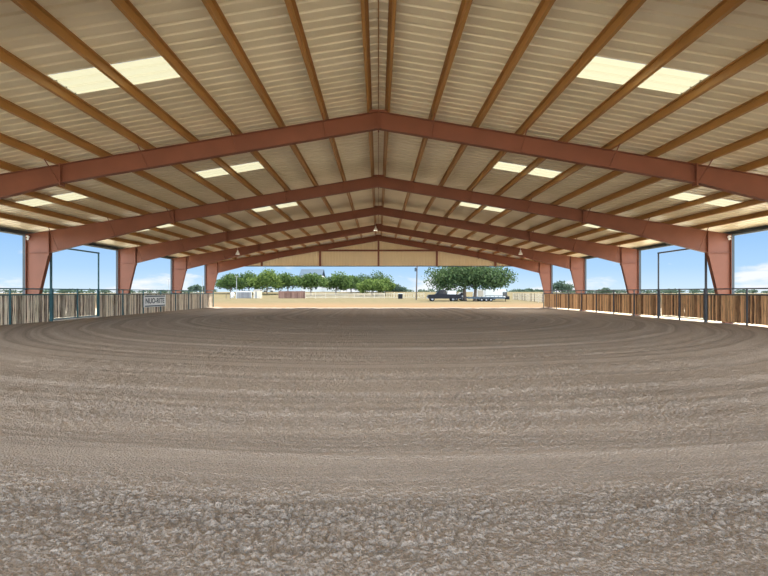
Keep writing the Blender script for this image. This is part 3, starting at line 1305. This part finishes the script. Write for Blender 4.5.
def house():
    d = 178
    xa, xb = at(299.5, d).x, at(327, d).x
    z0 = gz((xa + xb) / 2, d)
    zw = zat(275.5, d)
    root = thing('house', 'white house with a blue-grey metal roof behind the trees', 'house', ((xa + xb) / 2, d, z0))
    mb = MB()
    mb.box(xa + 0.6, xb - 2.2, d, d + 9, z0 - 0.3, zw)
    mb.box(xb - 2.2, xb + 6, d + 1, d + 8, z0 - 0.3, z0 + 3.2)
    mb.build('walls', M['housewall'], root)
    mb = MB()
    xr = at(322.5, d).x
    mb.prism_x([(d - 0.8, zw - 0.15), (d + 4.5, zat(269.6, d + 4.5)), (d + 9.8, zw - 0.15), (d + 9.8, zw), (d + 4.5, zat(269.6, d + 4.5) + 0.2), (d - 0.8, zw)], xa - 0.1, xr)
    mb.build('roof', M['roofblue'], root)
    mb = MB()
    mb.prism_x([(d + 0.2, z0 + 3.1), (d + 4.5, z0 + 4.7), (d + 8.8, z0 + 3.1)], xb - 2.2, xb + 6.4)
    mb.build('porch_roof', M['greyboard'], root)
    for (wx, wz) in ((1.6, 1.0), (4.2, 1.0), (6.6, 1.0), (1.6, 4.0), (4.2, 4.0), (6.6, 4.0)):
        mb = MB()
        mb.box(xa + wx, xa + wx + 1.0, d - 0.04, d, z0 + wz, z0 + wz + 1.4)
        w = mb.build('window', M['white'], root)
        mb = MB()
        mb.box(xa + wx + 0.1, xa + wx + 0.9, d - 0.06, d - 0.04, z0 + wz + 0.1, z0 + wz + 1.3)
        mb.build('pane', M['glass'], w)


house()


def misc():
    # utility pole
    d = 88
    p = at(416.2, d)
    root = thing('utility_pole', 'dark wooden utility pole with a grey transformer, left of the truck', 'utility pole', (p.x, d, -0.05))
    mb = MB()
    mb.tube((p.x, d, -0.3), (p.x + 0.25, d, 9.5), 0.15, 0.11, n=10)
    mb.build('pole', M['wood'], root)
    mb = MB()
    c = (p.x - 0.15, d - 0.1, zat(269.5, d))
    mb.lathe(c, [(0, -0.4), (0.2, -0.4), (0.2, 0.3), (0.1, 0.42), (0, 0.42)], 12)
    mb.build('transformer', M['bluegrey'], root)
    mb = MB()
    mb.box(p.x - 0.9, p.x + 1.3, d - 0.12, d, 8.7, 8.85)
    mb.build('crossarm', M['wood'], root)
    # black box on the fence line
    d = 108
    a, b = at(398.2, d).x, at(402.6, d).x
    z0 = gz(a, d)
    root = thing('junction_box', 'black upright box with a white top by the pale picket fence', 'box', ((a + b) / 2, d, z0))
    mb = MB()
    mb.box(a, b, d, d + 0.8, z0 - 0.05, z0 + 1.28)
    mb.build('box_body', M['black'], root)
    mb = MB()
    mb.box(a - 0.05, b + 0.05, d - 0.06, d + 0.86, z0 + 1.28, z0 + 1.42)
    mb.build('lid', M['white'], root)
    # light standards
    for px, d, top, lb in ((236.6, 112, 276.5, 'thin pale pole in front of the trees by the grey pen'), (202.4, 120, 276.2, 'thin grey lamp post with a cross arm left of the far left column'),
                           (168.7, 150, 279.5, 'thin far pole between the second and third left columns')):
        p = at(px, d)
        z1 = zat(top, d)
        root = thing('light_pole', lb, 'pole', (p.x, d, gz(p.x, d)), 'thin poles beyond the arena')
        mb = MB()
        mb.tube((p.x, d, gz(p.x, d) - 0.3), (p.x, d, z1), 0.10, 0.07, n=8)
        mb.build('pole', M['rim'], root)
        mb = MB()
        mb.box(p.x - 0.5, p.x + 0.5, d - 0.05, d + 0.05, z1, z1 + 0.1)
        mb.build('arm', M['rim'], root)


misc()


# ------------------------------------------------------------------ vehicles
def wheel(root, x, y, z, r, w=0.24):
    mb = MB()
    for sy in (0,):
        n = 18
        prof = [(r * 0.5, -w / 2), (r * 0.93, -w / 2), (r, -w / 3), (r, w / 3), (r * 0.93, w / 2), (r * 0.5, w / 2)]
        vs = []
        for pr, a in prof:
            for i in range(n):
                t = 2 * math.pi * i / n
                vs.append((x + pr * math.cos(t), y + a, z + pr * math.sin(t)))
        fs = []
        for k in range(len(prof) - 1):
            for i in range(n):
                fs.append((k * n + i, k * n + (i + 1) % n, (k + 1) * n + (i + 1) % n, (k + 1) * n + i))
        mb.add(vs, fs)
    o = mb.build('wheel', M['tyre'], root, True)
    mb = MB()
    mb.tube((x, y - w / 2 + 0.04, z), (x, y + w / 2 - 0.04, z), r * 0.5, n=14)
    mb.build('rim', M['rim'], o)


def loft(mb, sections):
    """sections: list of (list of (x, z), y) outlines of equal length, joined side to side"""
    n = len(sections[0][0])
    vs, fs = [], []
    for poly, y in sections:
        vs += [(p[0], y, p[1]) for p in poly]
    for k in range(len(sections) - 1):
        for i in range(n):
            fs.append((k * n + i, k * n + (i + 1) % n, (k + 1) * n + (i + 1) % n, (k + 1) * n + i))
    fs.append(tuple(range(n - 1, -1, -1)))
    fs.append(tuple(range((len(sections) - 1) * n, len(sections) * n)))
    mb.add(vs, fs)


def truck():
    d = 78.0
    x0 = at(428.0, d).x
    L = 6.4
    root = thing('pickup_truck', 'dark pickup truck with a white box in its bed, parked left of the oak', 'truck', (x0 + L / 2, d, -0.05))
    g = -0.05
    body = [(0.05, 0.55), (0.0, 0.95), (0.25, 1.22), (1.75, 1.32), (3.55, 1.32), (6.35, 1.30), (6.4, 0.6), (5.6, 0.5), (0.8, 0.5)]
    body = [(x0 + a, b + g) for a, b in body]
    mb = MB()
    loft(mb, [(body, d), (body, d + 1.85)])
    mb.build('body', M['black'], root)
    cab = [(1.55, 1.31), (2.15, 2.02), (2.5, 2.14), (3.3, 2.14), (3.55, 1.31)]
    cab2 = [(x0 + a, b + g) for a, b in cab]
    mb = MB()
    loft(mb, [(cab2, d + 0.06), (cab2, d + 1.79)])
    mb.build('cab', M['black'], root)
    mb = MB()
    win = [(1.85, 1.4), (2.25, 1.95), (2.62, 2.02), (2.68, 1.4)]
    mb.prism_y([(x0 + a, b + g) for a, b in win], d + 0.035, d + 0.06)
    win = [(2.78, 1.4), (2.74, 2.02), (3.22, 2.02), (3.42, 1.4)]
    mb.prism_y([(x0 + a, b + g) for a, b in win], d + 0.035, d + 0.06)
    mb.build('side_window', M['glass'], root)
    mb = MB()
    mb.box(x0 + 3.75, x0 + 5.35, d + 0.25, d + 1.6, 1.2 + g, 1.98 + g)
    mb.box(x0 + 4.0, x0 + 5.1, d + 0.22, d + 0.25, 1.42 + g, 1.5 + g)
    mb.build('utility_box', M['white'], root)
    mb = MB()
    mb.box(x0 - 0.08, x0 + 0.1, d + 0.05, d + 1.8, 0.5 + g, 0.78 + g)
    mb.build('bumper', M['rim'], root)
    for wx in (0.85, 4.75):
        for wy in (d + 0.1, d + 1.75):
            wheel(root, x0 + wx, wy, 0.42 + g, 0.43)


truck()


def car(px, d, L, H, mat, label, flip=False):
    x0 = at(px, d).x
    g = gz(x0, d)
    root = thing('car', label, 'car', (x0 + L / 2, d, g))
    f = (lambda a: L - a) if flip else (lambda a: a)
    k = H / 1.7
    body = [(0.05, 0.4), (0.0, 0.75), (0.3, 0.95), (1.3, 1.02), (L - 0.15, 1.05), (L, 0.6), (L - 0.2, 0.38)]
    body = [(x0 + f(a), b * k + g) for a, b in body]
    mb = MB()
    loft(mb, [(body, d), (body, d + 1.8)])
    mb.build('body', mat, root)
    cab = [(1.0, 1.0), (1.7, 1.62), (2.2, 1.7), (L - 0.7, 1.66), (L - 0.15, 1.02)]
    mb = MB()
    loft(mb, [([(x0 + f(a), b * k + g) for a, b in cab], d + 0.08), ([(x0 + f(a), b * k + g) for a, b in cab], d + 1.72)])
    mb.build('cabin', mat, root)
    mb = MB()
    mb.prism_y([(x0 + f(a), b * k + g) for a, b in [(1.35, 1.06), (1.8, 1.55), (L - 0.85, 1.56), (L - 0.5, 1.08)]], d + 0.05, d + 0.08)
    mb.build('side_window', M['glass'], root)
    for wx in (0.85, L - 0.9):
        for wy in (d + 0.08, d + 1.72):
            wheel(root, x0 + f(wx), wy, 0.34 + g, 0.35)


car(452.5, 84.5, 2.9, 1.75, M['white'], 'small white car behind the dark truck, by the oak trunk')
car(262.5, 168, 4.4, 1.7, M['white'], 'white car parked behind the trees right of the pale shed')


def trailers():
    d = 76.0
    x0, x1 = at(467.5, d).x, at(511, d).x
    g = -0.05
    root = thing('flatbed_trailer', 'long low blue-grey flatbed trailer parked in front of the white camper', 'trailer', ((x0 + x1) / 2, d, g))
    mb = MB()
    mb.box(x0, x1 - 1.1, d, d + 2.2, 0.62 + g, 0.82 + g)
    mb.box(x0, x1 - 1.1, d - 0.02, d + 0.06, 0.5 + g, 0.62 + g)
    mb.build('deck', M['bluegrey'], root)
    for i in range(9):
        xx = x0 + 0.2 + i * 0.78
        mb = MB()
        mb.box(xx, xx + 0.08, d - 0.06, d, 0.45 + g, 0.98 + g)
        mb.build('stake', M['bluegrey'], root)
    mb = MB()
    mb.box(x1 - 1.15, x1 - 0.1, d + 0.6, d + 1.6, 0.5 + g, 0.66 + g)
    mb.box(x1 - 0.55, x1 - 0.05, d + 0.7, d + 1.5, 0.35 + g, 0.95 + g)
    mb.build('hitch', M['black'], root)
    mb = MB()
    mb.tube((x1 - 0.7, d + 1.1, g - 0.02), (x1 - 0.7, d + 1.1, 0.6 + g), 0.06, n=8)
    mb.build('jack', M['black'], root)
    for wx in (2.6, 3.45, 4.3):
        for wy in (d + 0.02, d + 2.15):
            wheel(root, x0 + wx, wy, 0.33 + g, 0.34)
    mb = MB()
    mb.box(x0 + 2.1, x0 + 4.8, d - 0.12, d + 0.2, 0.68 + g, 0.74 + g)
    mb.build('fender', M['bluegrey'], root)

    d = 93.0
    x0, x1 = at(475, d).x, at(509, d).x
    root = thing('camper_trailer', 'white camper trailer with a dark window, under the right side of the oak', 'trailer', ((x0 + x1) / 2, d, g))
    mb = MB()
    prof = [(0.0, 0.75), (0.0, 1.5), (0.35, 2.2), (0.8, 2.4), (6.6, 2.45), (7.0, 2.3), (7.05, 1.5), (6.9, 0.55), (1.0, 0.5)]
    prof = [(x0 + a, b + g) for a, b in prof]
    loft(mb, [(prof, d), (prof, d + 2.3)])
    mb.build('body', M['white'], root)
    mb = MB()
    wx = at(502.6, d).x
    mb.box(wx, wx + 1.0, d - 0.05, d, zat(296.1, d), zat(291.9, d))
    mb.build('window', M['glass'], root)
    mb = MB()
    dx = at(478, d).x
    mb.box(dx, dx + 1.2, d - 0.03, d, 0.6 + g, 2.1 + g)
    mb.build('door', M['cream'], root)
    mb = MB()
    mb.box(x0 + 2.2, x0 + 2.27, d - 0.03, d, 0.6 + g, 2.4 + g)
    mb.box(x0 + 2.3, x1 - 0.2, d - 0.02, d, 0.9 + g, 1.0 + g)
    mb.build('moulding', M['bluegrey'], root)
    for wx in (3.4, 4.3):
        for wy in (d + 0.1, d + 2.2):
            wheel(root, x0 + wx, wy, 0.33 + g, 0.34)


trailers()

# ------------------------------------------------------------------ camera
cam = bpy.data.cameras.new('camera')
cam.sensor_width = 36
cam.sensor_fit = 'HORIZONTAL'
cam.lens = F / 768 * 36
cam.shift_x = (384 - PX) / 768
cam.shift_y = (PY - 288) / 768
cam.clip_end = 3000
co = bpy.data.objects.new('camera', cam)
COL.objects.link(co)
co.location = (0, 0, CAMH)
co.rotation_euler = (math.pi / 2, 0, 0)
SC.camera = co

# ------------------------------------------------------------------ sun and sky
KX, KY = 0.36, 0.52
sd = bpy.data.lights.new('sun', 'SUN')
sd.energy = 9.5
sd.color = (1.0, 0.93, 0.80)
sd.angle = math.radians(0.55)
so = bpy.data.objects.new('sun', sd)
COL.objects.link(so)
so.rotation_euler = Vector((KX, KY, 1)).to_track_quat('Z', 'Y').to_euler()


def world():
    w = bpy.data.worlds.new('sky')
    SC.world = w
    w.use_nodes = True
    nt = w.node_tree
    N, L = nt.nodes, nt.links
    bg = N['Background']
    tc = N.new('ShaderNodeTexCoord')
    sx = N.new('ShaderNodeSeparateXYZ')
    L.new(tc.outputs['Generated'], sx.inputs[0])
    cr = N.new('ShaderNodeValToRGB')
    e = cr.color_ramp.elements
    e[0].position = 0.0
    e[0].color = (0.56, 0.70, 0.80, 1)
    e[1].position = 1.0
    e[1].color = (0.46, 0.68, 0.90, 1)
    for p, c in ((0.05, (0.37, 0.57, 0.80)), (0.12, (0.25, 0.46, 0.77)), (0.35, (0.30, 0.52, 0.84))):
        k = e.new(p)
        k.color = (*c, 1)
    L.new(sx.outputs['Z'], cr.inputs['Fac'])
    # clouds: low cumulus banks, flat bottomed, and thin wisps
    mp = N.new('ShaderNodeMapping')
    mp.inputs['Scale'].default_value = (5.0, 5.0, 16.0)
    mp.inputs['Location'].default_value = CLOUD_LOC
    mp.inputs['Rotation'].default_value = (0, 0, math.radians(14))
    L.new(tc.outputs['Generated'], mp.inputs['Vector'])
    n1 = N.new('ShaderNodeTexNoise')
    n1.inputs['Scale'].default_value = 1.0
    n1.inputs['Detail'].default_value = 7
    n1.inputs['Roughness'].default_value = 0.55
    L.new(mp.outputs['Vector'], n1.inputs['Vector'])
    ma = N.new('ShaderNodeMath')
    ma.operation = 'MULTIPLY_ADD'
    ma.inputs[1].default_value = -1.0
    L.new(sx.outputs['Z'], ma.inputs[0])
    L.new(n1.outputs['Fac'], ma.inputs[2])
    mr = N.new('ShaderNodeMapRange')
    mr.inputs['From Min'].default_value = 0.50
    mr.inputs['From Max'].default_value = 0.58
    L.new(ma.outputs[0], mr.inputs['Value'])
    mx = N.new('ShaderNodeMix')
    mx.data_type = 'RGBA'
    L.new(mr.outputs['Result'], mx.inputs['Factor'])
    L.new(cr.outputs['Color'], mx.inputs['A'])
    mx.inputs['B'].default_value = (0.76, 0.79, 0.83, 1)
    # sky strengthened higher up, out of view, to add light
    st = N.new('ShaderNodeMapRange')
    st.inputs['From Min'].default_value = 0.15
    st.inputs['From Max'].default_value = 0.7
    st.inputs['To Min'].default_value = 1.0
    st.inputs['To Max'].default_value = SKY_UP
    L.new(sx.outputs['Z'], st.inputs['Value'])
    # bright low sky added behind the viewer, unseen, to light the interior
    def ramp(sock, x0, x1):
        q = N.new('ShaderNodeMapRange')
        q.interpolation_type = 'SMOOTHSTEP'
        q.inputs['From Min'].default_value = x0
        q.inputs['From Max'].default_value = x1
        L.new(sock, q.inputs['Value'])
        return q.outputs['Result']
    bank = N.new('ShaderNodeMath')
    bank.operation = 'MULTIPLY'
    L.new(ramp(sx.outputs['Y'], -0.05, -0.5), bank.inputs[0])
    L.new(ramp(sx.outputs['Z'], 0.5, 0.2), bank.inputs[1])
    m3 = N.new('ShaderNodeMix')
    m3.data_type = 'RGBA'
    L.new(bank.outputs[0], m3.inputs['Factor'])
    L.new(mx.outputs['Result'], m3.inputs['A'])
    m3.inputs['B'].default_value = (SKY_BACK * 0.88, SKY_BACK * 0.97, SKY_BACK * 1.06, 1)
    L.new(m3.outputs['Result'], bg.inputs['Color'])
    L.new(st.outputs['Result'], bg.inputs['Strength'])


CLOUD_LOC = (1.3, 0.4, 0.2)
SKY_UP = 1.15
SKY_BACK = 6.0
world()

# ------------------------------------------------------------------ render look
SC.view_settings.view_transform = 'Standard'
SC.view_settings.look = 'None'
SC.view_settings.gamma = 1.0
SC.view_settings.use_curve_mapping = False
SC.view_settings.exposure = 0.34
SC.cycles.use_denoising = True
SC.cycles.max_bounces = 10
SC.cycles.diffuse_bounces = 7
SC.cycles.glossy_bounces = 3
SC.cycles.sample_clamp_indirect = 6.0
